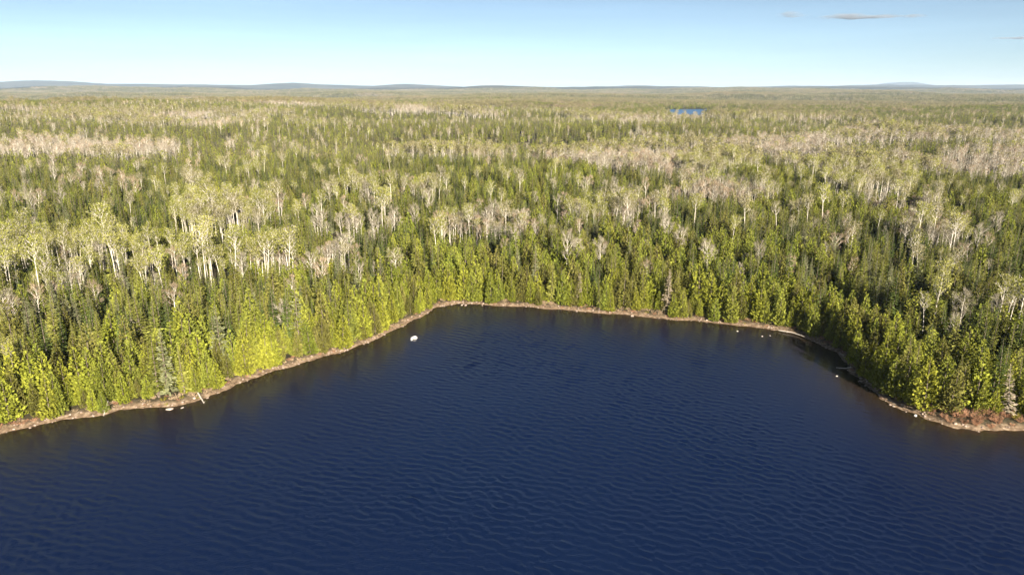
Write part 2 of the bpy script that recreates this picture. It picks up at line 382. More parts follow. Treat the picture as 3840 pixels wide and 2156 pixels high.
def spruce(h, wd, mat, step, nb, sub=3, open_=0.0, bark='bark_d'):
    """whorled conifer: drooping boughs in tiers round one straight stem"""
    tr = MB(); tr.tube([(0, 0, -0.4), (0.03, 0, h * 0.5), (0, 0, h * 0.97)], [0.02 * h + 0.03, 0.006 * h + 0.02, 0.015], 5, bark)
    cr = MB(); z = h * U(0.06, 0.12) + 0.2; side = [U(0.72, 1.12) for _ in range(8)]
    while z < h * 0.97:
        t_ = z / h; n = max(3, int(round(nb * (1 - 0.45 * t_)))); a0 = U(0, 6.28)
        for k in range(n):
            if random.random() < open_ * 0.5: continue
            an = a0 + 2 * math.pi * k / n + U(-.3, .3)
            ln = (wd / 2 * (1 - t_) ** 0.85 * min(1, 0.6 + t_ * 3) + 0.14) * U(0.7, 1.15) * side[int(an * 8 / 6.2832) % 8]
            o = V(math.cos(an), math.sin(an), 0)
            up = -0.42 + 0.9 * t_ + U(-.12, .12)
            d = nrm(o + V(0, 0, up)); nn = nrm(V(0, 0, 1) - o * up * 0.6 + rv() * 0.35)
            p = V(0, 0, z + U(-.5, .5) * step)
            cr.kite(p + d * ln * 0.12, d, nn, ln * 0.9, min(ln * 0.62, 0.75), mat, -0.06 * ln)
            for q in range(sub):
                u = U(0.35, 0.95); sd = random.choice((-1, 1))
                d2 = nrm(d + np.cross(nn, d) * sd * U(0.5, 1.0) + V(0, 0, U(-.35, .25)))
                nn2 = nrm(V(0, 0, 0.7) + o * 0.5 + rv() * 0.5)
                cr.kite(p + d * ln * u, d2, nn2, ln * U(0.3, 0.5), ln * U(0.16, 0.28), mat, -0.03)
        z += step * (1.05 - 0.5 * t_)
    cr.kite(V(0, 0, h * 0.93), V(0, 0, 1), V(1, 0, 0), h * 0.07, 0.16, mat)
    return tr, cr
def broadleaf(h, wd, leaf, n, size, twigs=0, twig_w=0.05, bark='bark_w', clear=0.5, flat=0.55):
    """pale-stemmed aspen or birch: a long bare stem, limbs fanning out, leaves or bare twigs at the ends"""
    tr = MB(); lean = V(U(-.05, .05) * h, U(-.05, .05) * h, 0); kink = V(U(-.2, .2), U(-.2, .2), 0)
    def axis(u): return lean * u * u + kink * math.sin(u * 5) + V(0, 0, u * h * 0.9)
    r0 = 0.0068 * h + 0.02
    tr.tube([axis(0) + V(0, 0, -0.4)] + [axis(u) for u in (0.2, 0.4, 0.6, 0.8, 1.0)], [r0 * 1.2, r0, r0 * .85, r0 * .68, r0 * .42, 0.02], 5, bark)
    ends = []
    nl = 14
    for k in range(nl):
        u = clear + (0.96 - clear) * (k + U(0, 0.7)) / nl
        p = axis(u); an = k * 2.4 + U(-.5, .5)
        ln = wd * 0.5 * U(0.75, 1.15) * (0.65 + 0.55 * math.sin(math.pi * min(1, (u - clear) / (1 - clear) * 0.8 + 0.2)))
        d = nrm(V(math.cos(an), math.sin(an), U(0.7, 1.5)))
        q = p + d * ln * 0.55; e = q + nrm(d + V(0, 0, 0.5) + rv() * 0.3) * ln * 0.55
        rr = r0 * 0.4 * (1.1 - u) + 0.022
        tr.tube([p, q, e], [rr, rr * 0.7, 0.012], 3, bark); ends += [e, q + (e - q) * 0.4]
        for _ in range(2):
            e2 = q + nrm(d + rv() * 0.8 + V(0, 0, 0.3)) * ln * U(0.35, 0.6)
            tr.tube([q, e2], [rr * 0.55, 0.01], 3, bark); ends.append(e2)
    ends.append(axis(1.0) + V(0, 0, 0.2))
    cr = MB()
    if n:
        for k in range(n):
            e = random.choice(ends); g = wd * 0.13
            p = e + V(random.gauss(0, g), random.gauss(0, g), random.gauss(0, g * flat) + 0.15)
            d = rv(); nn = nrm(V(0, 0, 0.7) + rv()); nn = nrm(nn - d * np.dot(nn, d)); s_ = size * U(0.6, 1.3)
            cr.kite(p, d, nn, s_, s_ * 0.8, leaf, 0.02)
    for k in range(twigs):
        e = random.choice(ends); o = V(e[0], e[1], 0); o = nrm(o)
        p = e + rv() * wd * 0.05 - o * U(0, 0.3)
        d = nrm(o * 0.6 + V(0, 0, 0.8) + rv() * 0.8)
        cr.blade(p, p + d * U(0.5, 1.25) * wd * 0.2, twig_w * U(0.7, 1.3), leaf if not n else bark)
    return tr, cr
def snag(h, mat):
    return spruce(h, h * 0.30, mat, 0.42, 8, 3, 0.25, 'bark_g')

# forms: species -> list of (tint words, height, trunk, crown)
FORMS = {'cedar_tree': [], 'spruce_tree': [], 'aspen_tree': [], 'birch_tree': []}
for mat, word in (('cedar_y', 'yellow green'), ('cedar_g', 'fresh green'), ('cedar_o', 'olive green')):
    for k in range(2):
        h = 10.0 + k
        FORMS['cedar_tree'].append((word, h, cedar(h, 4.3 + 0.6 * k, mat, 880, 0.76), cedar(h, 4.2 + 0.5 * k, mat, 120, 1.3)))
for mat, word in (('spruce_d', 'dark green'), ('spruce_o', 'olive green'), ('spruce_s', 'silvery green')):
    for k in range(2):
        h = 11.0 + 1.8 * k
        FORMS['spruce_tree'].append((word, h, spruce(h, 3.4 + 0.3 * k, mat, 0.50, 9, 3), spruce(h, 3.2 + 0.3 * k, mat, 0.9, 6, 1)))
for mat, word in (('aspen_y', 'yellowish leafy'), ('aspen_p', 'buff leafy')):
    for k in range(3):
        h = 15.5 + 1.0 * k
        FORMS['aspen_tree'].append((word, h, broadleaf(h, 4.4 + 0.4 * k, mat, 560, 0.36, 90, 0.05, clear=0.66), broadleaf(h, 4.8, mat, 150, 0.75, 0, clear=0.6)))
for mat, word in (('twig_g', 'grey'), ('twig_r', 'warm tan')):
    for k in range(3):
        h = 12.5 + 1.0 * k
        FORMS['birch_tree'].append((word, h, broadleaf(h, 4.6 + 0.4 * k, mat, 0, 0, 900, 0.055, clear=0.42), broadleaf(h, 4.8, mat, 0, 0, 200, 0.15, clear=0.42)))
SPEC = list(FORMS)
def whole(tc, name):
    mb = MB(); mb.merge(tc[0]); mb.merge(tc[1]); return mb.mesh(name)
def proto(name, me): return bpy.data.objects.new(name, me)
NEAR_P = {s: [proto('form_' + s, whole(f[2], s)) for f in FORMS[s]] for s in SPEC}
MID_P = {s: [proto('form_' + s, whole(f[3], s)) for f in FORMS[s]] for s in SPEC}
def stand(mix, n, size):
    """a far stand of trees as one mesh, trees a few metres apart"""
    mb = MB()
    for k in range(n):
        s = random.choices(SPEC, mix)[0]; f = random.choice(FORMS[s][:3] if s == 'spruce_tree' else FORMS[s][3:])
        src = f[3]; one = MB(); one.merge(src[1])
        sub = MB(); sub.mats = list(one.mats)
        for fi, mi in zip(one.f, one.m):
            if random.random() < (0.5 if n > 10 else 0.9):
                i = len(sub.v); c_ = sum(one.v[q] for q in fi) / len(fi); e = 1.35 if n > 10 else 1.05
                sub.v += [c_ + (one.v[q] - c_) * e for q in fi]; sub.f.append(tuple(range(i, i + len(fi)))); sub.m.append(mi)
        tk = MB(); tk.tube([(0, 0, -1), (0, 0, f[1] * 0.6)], [0.12, 0.08], 3, 'bark_w' if s[0] in 'ab' else 'bark_d'); sub.merge(tk)
        a_, r_ = U(0, 6.28), size / 2 * math.sqrt(random.random())
        mb.merge(sub, (r_ * math.cos(a_), r_ * math.sin(a_), 0), U(0, 6.28), U(0.8, 1.15))
    return mb.mesh('stand')
MIXES = [(0.25, 0.72, 0.03, 0.0), (0.1, 0.25, 0.52, 0.13), (0.04, 0.22, 0.22, 0.52)]
STAND_P = [proto('form_stand', stand(mx_, 8, 13)) for mx_ in MIXES for _ in range(3)]
PATCH_P = [proto('form_patch', stand(mx_, 26, 32)) for mx_ in MIXES for _ in range(2)]

# ------------------------------------------------------------------ where trees stand
def in_view(x, y, z, pad=1.0):
    dy_ = y * math.cos(PITCH) - (z - CAM_H) * math.sin(PITCH); up = y * math.sin(PITCH) + (z - CAM_H) * math.cos(PITCH)
    u = x / dy_ * FPX; v = -up / dy_ * FPX
    return (np.abs(u) < 512 * pad) & (np.abs(v) < 287 * pad + 10) & (dy_ > 0)
def jgrid(x0, x1, y0, y1, s, jit=0.42):
    xs, ys = np.meshgrid(np.arange(x0, x1, s), np.arange(y0, y1, s * 0.87))
    xs = xs + (np.arange(xs.shape[0]) % 2)[:, None] * s / 2
    xs = xs + rng.uniform(-jit, jit, xs.shape) * s; ys = ys + rng.uniform(-jit, jit, ys.shape) * s
    return xs.ravel(), ys.ravel()
GROVES = [  # x, y, rx, ry, leafed share: groves of pale-stemmed trees seen in the near forest
 (-150, 218, 42, 12, 0.9), (-98, 211, 34, 10, 0.92), (-100, 188, 11, 5, 0.9), (-128, 186, 12, 6, 0.75), (-56, 224, 7, 7, 0.05),
 (-12, 262, 24, 12, 0.12), (40, 292, 22, 12, 0.75), (100, 345, 28, 20, 0.25), (60, 318, 10, 9, 0.35), (-60, 268, 16, 7, 0.3),
 (124, 160, 11, 9, 0.9), (98, 160, 3, 3, 1.0), (109, 165, 3, 3, 1.0), (-60, 345, 30, 8, 0.8),
 (150, 250, 14, 9, 0.5), (175, 310, 18, 8, 0.4)]
CONIFERS = [(900, 2300, 1300, 420), (-500, 3300, 900, 330), (1700, 3900, 1500, 420), (-2000, 5200, 1700, 450), (700, 5800, 1500, 500), (-700, 1250, 260, 90), (300, 1000, 200, 70), (700, 900, 120, 60), (-150, 760, 160, 50), (-190, 380, 130, 75), (-30, 235, 60, 22), (120, 225, 85, 75), (60, 265, 70, 14), (10, 320, 60, 14)]
def deciduous(x, y):
    """0..1 share of pale-stemmed trees, and the leafed share among them"""
    r = np.hypot(x, y)
    pk = sstep(r, 300, 650)
    p = fbm(x / 62, y / 75, 51, 3) * (1 - pk) + (fbm(x / 190, y / 120, 52, 3) * 0.8 + 0.2 * fbm(x / 50, y / 60, 53, 2)) * pk + (fbm(x / 1300, y / 600, 55, 3) - 0.5) * 0.7 * sstep(r, 900, 1800)
    thr = np.interp(r, [150, 280, 400, 700, 1500, 2600, 4500], [0.78, 0.69, 0.61, 0.575, 0.565, 0.63, 0.70])
    dec = sstep(p, thr - 0.02, thr + 0.03) * 0.92 + 0.035
    lf = sstep(fbm(x / 80 + 40, y / 130, 61, 3), 0.46, 0.59) * 0.86 + 0.07
    for gx_, gy_, rx, ry in CONIFERS:
        k = ((x - gx_) / rx) ** 2 + ((y - gy_) / ry) ** 2 + (vnoise(x / 14, y / 14, 73) - 0.5) * 0.9 < 1
        dec = np.where(k, 0.06, dec)
    for gx_, gy_, rx, ry, sh in GROVES:
        k = (((x - gx_) / rx) ** 2 + ((y - gy_) / ry) ** 2 + (vnoise(x / 6, y / 6, 71) - 0.5) * 0.8) < 1
        dec = np.where(k, 0.96, dec); lf = np.where(k, sh, lf)
    return dec, lf

# ---- near forest, tree by tree, to 520 m
px, py = jgrid(-430, 430, 60, 520, 2.4)
d = lake_d(px, py); ok = (d > 0.5 + 1.2 * vnoise(px / 9, py / 9, 93) + rng.uniform(0, 0.5, d.shape)) & (np.hypot(px, py) < 520) & (np.abs(np.arctan2(px, py)) < R(50))
ok &= ~((px > 79) & (px < 135) & (d < 4.2 + 3.2 * vnoise(px / 4, py / 4, 91)) & (py < 122))
px, py, d = px[ok], py[ok], d[ok]
dec, lf = deciduous(px, py)
dec = np.where(d < 10, 0.0, dec)
u1, u2, u3 = rng.random(px.size), rng.random(px.size), rng.random(px.size)
ced = np.clip(0.92 * np.exp(-np.maximum(d - 4, 0) / 13) + 0.62 * sstep(vnoise(px / 38, py / 38, 81), 0.45, 0.7) * sstep(px, -60, 30) + 0.14, 0, 0.94)
sp = np.where(u1 < dec, np.where(u2 < lf, 2, 3), np.where(u2 < ced, 0, 1))
hole = sstep(vnoise(px / 7, py / 9, 99), 0.58, 0.70) * sstep(d, 6, 14)
thin = np.maximum(np.where(sp >= 2, 0.50, np.where(sp == 1, 0.24, np.where(d < 9, 0.04, 0.30))), hole * 0.93)
keep = u3 > thin
px, py, d, sp = px[keep], py[keep], d[keep], sp[keep]
pz = ground_z(px, py) - 0.05
n = px.size
tint = np.zeros(n, int); u = rng.random(n)
tn = vnoise(px / 22, py / 22, 95)
c_tint = np.where(u < 0.55 * np.exp(-d / 12) + 0.06, 0, np.where(u + (tn - 0.5) * 0.5 < 0.68, 1, 2))
s_tint = np.where(u + (tn - 0.5) * 0.7 < 0.36, 0, np.where(u + (tn - 0.5) * 0.7 < 0.93, 1, 2))
l_tint = ((u + (tn - 0.5) * 0.8 > 0.62) & ~((px < -60) & (py < 245))).astype(int)
b_tint = (u + (tn - 0.5) * 0.9 > 0.6).astype(int)
form = np.where(sp == 0, c_tint * 2 + rng.integers(0, 2, n), np.where(sp == 1, s_tint * 2 + rng.integers(0, 2, n), np.where(sp == 2, l_tint * 3 + rng.integers(0, 3, n), b_tint * 3 + rng.integers(0, 3, n))))
hs = np.clip(rng.normal(1.0, 0.21, n), 0.5, 1.5) * np.where((sp == 0) & (d < 6), rng.uniform(0.55, 1.05, n), 1.0)
hs *= np.where(sp == 0, np.interp(d, [0, 30], [1.0, 1.05]), 1.0) * (0.92 + 0.2 * fbm(px / 40, py / 40, 97, 2))
hs *= 0.82; ws = hs * rng.uniform(0.78, 1.12, n)
rotz = rng.uniform(0, 6.283, n)
tilt = rng.normal(0, 0.025, (n, 2))
rr = np.hypot(px, py); vis = in_view(px, py, pz + 4)

def zone(x, y, d_):
    if x > 71 and y < 172: return 'shaded bend' if (y > 133 and x < 96) else 'point'
    if x < -19 and y < 200: return 'curving bank'
    return 'back shore'
ZW = {'curving bank': 'curving bank', 'back shore': 'back shore', 'shaded bend': 'shaded bend', 'point': 'shrubby point'}
NOUN = {'cedar_tree': ('cedar', 'conical cedar'), 'spruce_tree': ('spruce', 'narrow spruce'), 'aspen_tree': ('aspen', 'aspen'), 'birch_tree': ('birch', 'leafless birch')}
PARTM = {}
def tree_object(s, fi, x, y, z, sx, sz, rot, tl, label, group, cat='tree'):
    key = (s, fi)
    if key not in PARTM:
        f = FORMS[s][fi]; PARTM[key] = (f[2][0].mesh('trunk'), f[2][1].mesh('crown'))
    root = bpy.data.objects.new(s, None); C.objects.link(root); root.empty_display_size = 0.5
    root.location = (x, y, z); root.scale = (sx, sx, sz); root.rotation_euler = (tl[0], tl[1], rot)
    root['label'] = label; root['category'] = cat; root['group'] = group
    add('trunk', PARTM[key][0], root); add('crown', PARTM[key][1], root)
    return root
stuff_mask = np.ones(n, bool)
LIMIT = 300
for si, s in enumerate(SPEC):
    idx = np.where((sp == si) & vis)[0]
    idx = idx[np.argsort(rr[idx])][:LIMIT]
    stuff_mask[idx] = False
    for i in idx:
        word = FORMS[s][form[i]][0]; hz = hs[i]
        size = 'short' if hz < 0.72 else 'tall' if hz > 0.93 else ''
        row = ('waterline of' if d[i] < 6 else 'few rows behind' if d[i] < 16 else 'in woods behind' if d[i] < 45 else 'deep behind')
        dist = np.hypot(px - px[i], py - py[i]); dist[(sp == si)] = 99; jn = int(np.argmin(dist)); so = SPEC[sp[jn]]
        girth = 'slim' if ws[i] / hz < 0.88 else 'full' if ws[i] / hz > 1.02 else ''
        near = f', beside {FORMS[so][form[jn]][0]} {NOUN[so][0]}' if dist[jn] < 5 else ', among its own kind'
        zn = ZW[zone(px[i], py[i], d[i])]
        tree_object(s, int(form[i]), px[i], py[i], pz[i], ws[i], hz, rotz[i], tilt[i],
                    ' '.join(f'{size} {girth} {word} {NOUN[s][1]}, {row} the {zn}{near}'.split()), ' '.join(f'{size} {girth} {word} {NOUN[s][0]} trees {row} the {zn}{near}'.split()))

# ---- the rest of the forest: points that carry trees
def forest(name, pts, scl, rot, idx, protos, label, cat):
    me = bpy.data.meshes.new(name); me.vertices.add(len(pts)); me.vertices.foreach_set('co', np.asarray(pts, np.float32).ravel())
    fattr(me, 'grow', np.asarray(scl, np.float32), 'FLOAT_VECTOR'); fattr(me, 'turn', np.asarray(rot, np.float32), 'FLOAT_VECTOR')
    fattr(me, 'form', np.asarray(idx, np.int32), 'INT'); me.update()
    o = add(name, me, kind='stuff', label=label, category=cat)
    t = bpy.data.node_groups.new(name, 'GeometryNodeTree')
    t.interface.new_socket('Geometry', in_out='INPUT', socket_type='NodeSocketGeometry')
    t.interface.new_socket('Geometry', in_out='OUTPUT', socket_type='NodeSocketGeometry')
    gi = t.nodes.new('NodeGroupInput'); go = t.nodes.new('NodeGroupOutput'); jo = t.nodes.new('GeometryNodeJoinGeometry')
    def na(nm, ty):
        a = t.nodes.new('GeometryNodeInputNamedAttribute'); a.data_type = ty; a.inputs['Name'].default_value = nm; return a.outputs['Attribute']
    fo, gr, tu = na('form', 'INT'), na('grow', 'FLOAT_VECTOR'), na('turn', 'FLOAT_VECTOR')
    for k, p in enumerate(protos):
        if not (np.asarray(idx) == k).any(): continue
        c = t.nodes.new('FunctionNodeCompare'); c.data_type = 'INT'; c.operation = 'EQUAL'
        ii = [q for q in c.inputs if q.type == 'INT']; t.links.new(fo, ii[0]); ii[1].default_value = k
        oi = t.nodes.new('GeometryNodeObjectInfo'); oi.inputs['Object'].default_value = p; oi.inputs['As Instance'].default_value = True
        ip = t.nodes.new('GeometryNodeInstanceOnPoints')
        t.links.new(gi.outputs[0], ip.inputs['Points']); t.links.new(c.outputs[0], ip.inputs['Selection'])
        t.links.new(oi.outputs['Geometry'], ip.inputs['Instance']); t.links.new(tu, ip.inputs['Rotation']); t.links.new(gr, ip.inputs['Scale'])
        t.links.new(ip.outputs[0], jo.inputs[0])
    t.links.new(jo.outputs[0], go.inputs[0])
    md = o.modifiers.new('scatter', 'NODES'); md.node_group = t
    return o
for si, s in enumerate(SPEC):
    k = stuff_mask & (sp == si)
    forest(s.replace('tree', 'woodland'), np.stack([px[k], py[k], pz[k]], 1), np.stack([ws[k], ws[k], hs[k]], 1),
           np.stack([tilt[k, 0], tilt[k, 1], rotz[k]], 1), form[k], NEAR_P[s],
           f'mass of {NOUN[s][0]} trees filling the forest behind the front rows', 'forest')
# mid forest 520-1500 m, tree by tree
px, py = jgrid(-1100, 1100, 330, 1500, 3.2)
r_ = np.hypot(px, py); ok = (r_ >= 518) & (r_ < 1500) & (np.abs(np.arctan2(px, py)) < R(43))
px, py = px[ok], py[ok]; ok = sdist(px, py, FAR_LAKE) > 3; px, py = px[ok], py[ok]
dec, lf = deciduous(px, py); n = px.size
u1, u2, u3 = rng.random(n), rng.random(n), rng.random(n)
sp = np.where(u1 < dec, np.where(u2 < lf, 2, 3), np.where(u2 < 0.3, 0, 1)); k = u3 > np.maximum(np.where(sp >= 2, 0.42, 0.12), sstep(vnoise(px / 9, py / 13, 99), 0.60, 0.74) * 0.92)
px, py, sp = px[k], py[k], sp[k]; n = px.size; pz = ground_z(px, py) - 0.1
cnt = np.array([6, 6, 6, 6]); form = rng.integers(0, 6, n); form = np.where((sp == 0) & (form < 2), form + 2, form); form = np.where((sp == 2) & (form < 3) & (rng.random(n) < 0.4), form + 3, form)
form = np.where((sp == 1) & ((form > 3) | (rng.random(n) < 0.35)), form % 2, form); code = sp * 6 + form
hs = 0.84 * np.clip(rng.normal(1, 0.19, n), 0.6, 1.4); ws = hs * rng.uniform(0.85, 1.2, n)
forest('distant_woodland', np.stack([px, py, pz], 1), np.stack([ws, ws, hs], 1), np.stack([np.zeros(n), np.zeros(n), rng.uniform(0, 6.28, n)], 1), code,
       [p for s in SPEC for p in MID_P[s]], 'mixed forest of conifers and bare hardwoods reaching away over low rises', 'forest')
# far stands 1500-3400 m and wide patches beyond
def far_band(name, x1, r0, r1, sp_, protos, per, label, zs):
    px, py = jgrid(-x1, x1, r0 * 0.68, r1, sp_)
    r_ = np.hypot(px, py); ok = (r_ >= r0) & (r_ < r1) & (np.abs(np.arctan2(px, py)) < R(42)); px, py = px[ok], py[ok]
    ok = sdist(px, py, FAR_LAKE) > 8; px, py = px[ok], py[ok]
    dec, lf = deciduous(px, py); n = px.size; u1, u2 = rng.random(n), rng.random(n)
    ty = np.where(u1 < dec, np.where(u2 < lf, 1, 2), 0); code = ty * per + rng.integers(0, per, n)
    s_ = rng.uniform(0.72, 1.0, n)
    forest(name, np.stack([px, py, ground_z(px, py) - 0.3], 1), np.stack([s_ * 1.1, s_ * 1.1, s_ * zs], 1), np.stack([np.zeros(n), np.zeros(n), rng.uniform(0, 6.28, n)], 1), code, protos, label, 'forest')
far_band('remote_woodland', 2400, 1495, 3400, 8.6, STAND_P, 3, 'remote mixed forest on the plain beyond the small blue lake', 1.0)
far_band('horizon_woodland', 7000, 3390, 9500, 22.0, PATCH_P, 2, 'hazy forest carpet running out to the foot of the hills', 1.0)

# ------------------------------------------------------------------ single trees that stand out
def special(name, parts, x, y, label, cat, group=None, rot=0.0, sc=1.0, tilt_=(0, 0)):
    root = bpy.data.objects.new(name, None); C.objects.link(root)
    root.location = (x, y, float(ground_z(np.array([x]), np.array([y]))[0]) - 0.05); root.rotation_euler = (tilt_[0], tilt_[1], rot); root.scale = (sc, sc, sc)
    root['label'] = label; root['category'] = cat
    if group: root['group'] = group
    add('trunk', parts[0].mesh('trunk'), root); add('crown', parts[1].mesh('crown'), root)
    return root
special('pine_tree', spruce(18, 5.0, 'spruce_s', 0.85, 6, 4, 0.3), -50.3, 156.8, 'tallest open-branched silvery pine above the curving bank, gaps between its boughs', 'tree', rot=0.4)
special('pine_tree', spruce(15, 5.6, 'spruce_s', 0.6, 8, 4), -63.5, 144.0, 'broad dense silver-green pine a few rows above the slanting driftwood log', 'tree', rot=1.4)
special('pine_tree', spruce(14, 4.6, 'spruce_s', 0.62, 8, 4), -69.5, 131.5, 'silver-green pine at the bank beside the pale flat rock', 'tree', rot=2.4)
special('pine_tree', spruce(17, 3.8, 'spruce_s', 0.6, 7, 4), 6.8, 198.5, 'tall slim silvery pine rising over the cedars of the back shore', 'tree', rot=3.4)
special('dead_spruce', snag(9.5, 'dead'), 19.2, 192.6, 'short rusty-grey dead spruce among green cedars on the back shore', 'dead tree', rot=1.0)
special('dead_spruce', snag(12.5, 'dead'), 42.8, 185.2, 'tall pale dead spruce standing over the back shore', 'dead tree', rot=2.0)
special('dead_spruce', snag(10.0, 'dead'), 93.6, 121.6, 'thin bleached leaning dead spruce behind the rust-brown shrubs', 'dead tree', rot=2.0, tilt_=(0.05, 0.16))
special('dead_spruce', snag(6.0, 'dead'), -67.0, 132.7, 'small grey dead spruce among the cedars of the curving bank', 'dead tree', rot=0.2)

# ------------------------------------------------------------------ shore: boulders, driftwood, shrubs
def rock_mesh(seed, flat=0.55, mats=('rock',), white_top=False):
    import bmesh
    bm = bmesh.new(); bmesh.ops.create_icosphere(bm, subdivisions=3, radius=0.5); rs = random.Random(seed)
    cuts = [(nrm(V(rs.gauss(0, 1), rs.gauss(0, 1), rs.gauss(0, .7))), rs.uniform(0.26, 0.42)) for _ in range(9)]
    for v in bm.verts:
        p = np.array(v.co)
        for c_, k in cuts:
            e = np.dot(p, c_) - k
            if e > 0: p = p - c_ * e * 0.9
        p = p * (1 + 0.05 * math.sin(9 * p[0] + seed) * math.cos(11 * p[1]))
        v.co = (p[0] * 1.15, p[1] * 0.95, p[2] * flat * 1.6)
    me = bpy.data.meshes.new('rock'); bm.to_mesh(me); bm.free()
    for m_ in mats: me.materials.append(M[m_])
    if white_top:
        me.polygons.foreach_set('material_index', np.array([1 if p.center.z > 0.02 else 0 for p in me.polygons], np.int32))
    me.polygons.foreach_set('use_smooth', np.ones(len(me.polygons), bool)); me.update()
    return me
RK = [rock_mesh(k) for k in range(5)]; RKW = rock_mesh(21, 0.5, ('rock', 'rock_w'), True); RKP = rock_mesh(22, 0.5, ('rock', 'rock_p'), True)
def boulder(me, x, y, z, s, label, rot=0.0, group=None, fl=1.0):
    o = add('boulder', me, None, (x, y, z), label=label, category='rock'); o.scale = (s, s * 0.9, s * fl); o.rotation_euler = (0, 0, rot)
    if group: o['group'] = group
boulder(RKW, -24.7, 166.6, 0.03, 1.7, 'white-topped boulder standing alone in the lake off the curving bank', 0.3)
boulder(RKW, -25.0, 165.2, -0.05, 0.6, 'small white-topped stone in the water next to the lone boulder', 1.3)
boulder(RKP, -66.8, 126.0, 0.05, 1.3, 'pale flat rock half in the water below the silver-green pine', 0.2, fl=0.45)
boulder(RKP, -64.6, 126.6, 0.02, 0.7, 'smaller pale rock beside the flat rock below the silver-green pine', 1.2, fl=0.5)
for k, (x, y, s) in enumerate(((58.1, 171.9, 0.5), (63.1, 168.0, 0.6), (65.3, 168.5, 0.45))):
    boulder(RKP, x, y, 0.02, s, 'small pale rock breaking the water off the end of the back shore', k, 'small pale rocks in the water off the back shore')
boulder(RKP, 70.6, 142.4, 0.0, 0.6, 'single pale rock in the water beside the shaded bend of the shore', 0.5)
boulder(RKW, 77.0, 123.0, 0.03, 0.75, 'white rock at the waterline of the point, larger than the stones around it', 0.9)
boulder(RKP, 75.0, 127.2, 0.03, 0.5, 'white stone at the waterline where the shaded bend meets the point', 1.9)
for k, (x, y) in enumerate(((-14.5, 194.6), (-13.4, 194.4), (-8.6, 194.3), (33, 184.4))):
    boulder(RK[k % 5], x, y, 0.0, U(0.6, 0.9), 'dark boulder in the shallows along the back shore', k, 'dark boulders in the shallows of the back shore')
def log_obj(name, pts, r0, r1, label, group=None, mat='bark_s', stubs=4):
    mb = MB(); pts = [V(*p) for p in pts]
    mb.tube(pts, list(np.linspace(r0, r1, len(pts))), 7, mat)
    for k in range(stubs):
        i = random.randrange(len(pts) - 1); p = pts[i] + (pts[i + 1] - pts[i]) * random.random()
        mb.tube([p, p + rv() * U(0.3, 0.8) + V(0, 0, 0.2)], [r1 * 0.5, 0.01], 4, mat)
    o = add(name, mb.mesh(name), None, None, label=label, category='log')
    if group: o['group'] = group
log_obj('driftwood_log', [(-65.6, 134.2, 1.6), (-63.4, 131.4, 0.9), (-61.2, 128.6, 0.1)], 0.19, 0.09, 'slanting bleached driftwood log reaching from the curving bank into the water')
log_obj('driftwood_log', [(-78.3, 125.6, 1.9), (-78.2, 124.4, 1.0), (-78.0, 122.9, -0.1)], 0.10, 0.06, 'steep bleached dead trunk tipped off the bank into the water')
log_obj('driftwood_log', [(68.6, 171.7, 0.35), (71.3, 169.8, 0.42), (73.4, 167.0, 0.3)], 0.12, 0.07, 'long grey log lying along the waterline at the head of the shaded bend')
log_obj('driftwood_log', [(75.6, 146.6, 0.4), (74.2, 146.2, 0.25), (72.6, 147.2, 0.05)], 0.12, 0.06, 'thin pale log reaching over the dark water of the shaded bend')

def shrub_form(h, wd, mat, n):
    mb = MB()
    for k in range(n):
        a_ = U(0, 6.28); r_ = wd * 0.18 * math.sqrt(random.random()); p = V(r_ * math.cos(a_), r_ * math.sin(a_), -0.05)
        o = V(math.cos(a_), math.sin(a_), 0); e = p + o * U(0.1, 0.4) * wd + V(0, 0, U(0.5, 1.0) * h) + rv() * 0.12
        mb.blade(p, e, 0.05, mat)
        for q in range(3):
            b_ = p + (e - p) * U(0.4, 0.95); mb.blade(b_, b_ + nrm(o + rv() + V(0, 0, 0.5)) * U(0.2, 0.45) * h * 0.8, 0.06, mat)
    return mb
SF = [shrub_form(1.5, 2.2, 'shrub', 60) for _ in range(3)]; SFM = [q.mesh('shrub') for q in SF]
SFY = shrub_form(1.8, 1.8, 'shrub_y', 70).mesh('shrub')
k = 0
bx, by = jgrid(77, 116, 108, 126, 1.75)
bd = lake_d(bx, by); ok = (bd > 0.5) & (bd < 5.0) & in_view(bx, by, 1.0, 1.04)
for x, y, dd in zip(bx[ok], by[ok], bd[ok]):
    s_ = U(0.55, 1.05) * (0.55 + 0.12 * dd); sw = 'knee-high' if s_ < 0.55 else 'waist-high' if s_ < 0.75 else 'head-high'
    z = float(ground_z(np.array([x]), np.array([y]))[0]); yl = random.random() < 0.12 and dd > 2
    o = add('shrub', SFY if yl else SFM[k % 3], None, (x, y, z), category='shrub',
            label=sw + ' ' + ('young yellow-leafed shrub among the rust-brown shrubs of the point' if yl else ('leafless rust-brown shrub at the waterline of the point' if dd < 2.2 else 'leafless rust-brown shrub on the bank of the point below the cedars')))
    o['group'] = sw + ' ' + ('yellow-leafed shrubs of the point' if yl else ('rust-brown shrubs at the waterline of the point' if dd < 2.2 else 'rust-brown shrubs on the bank of the point'))
    o.scale = (s_ * 1.2, s_ * 1.2, s_); o.rotation_euler = (0, 0, U(0, 6.28)); k += 1
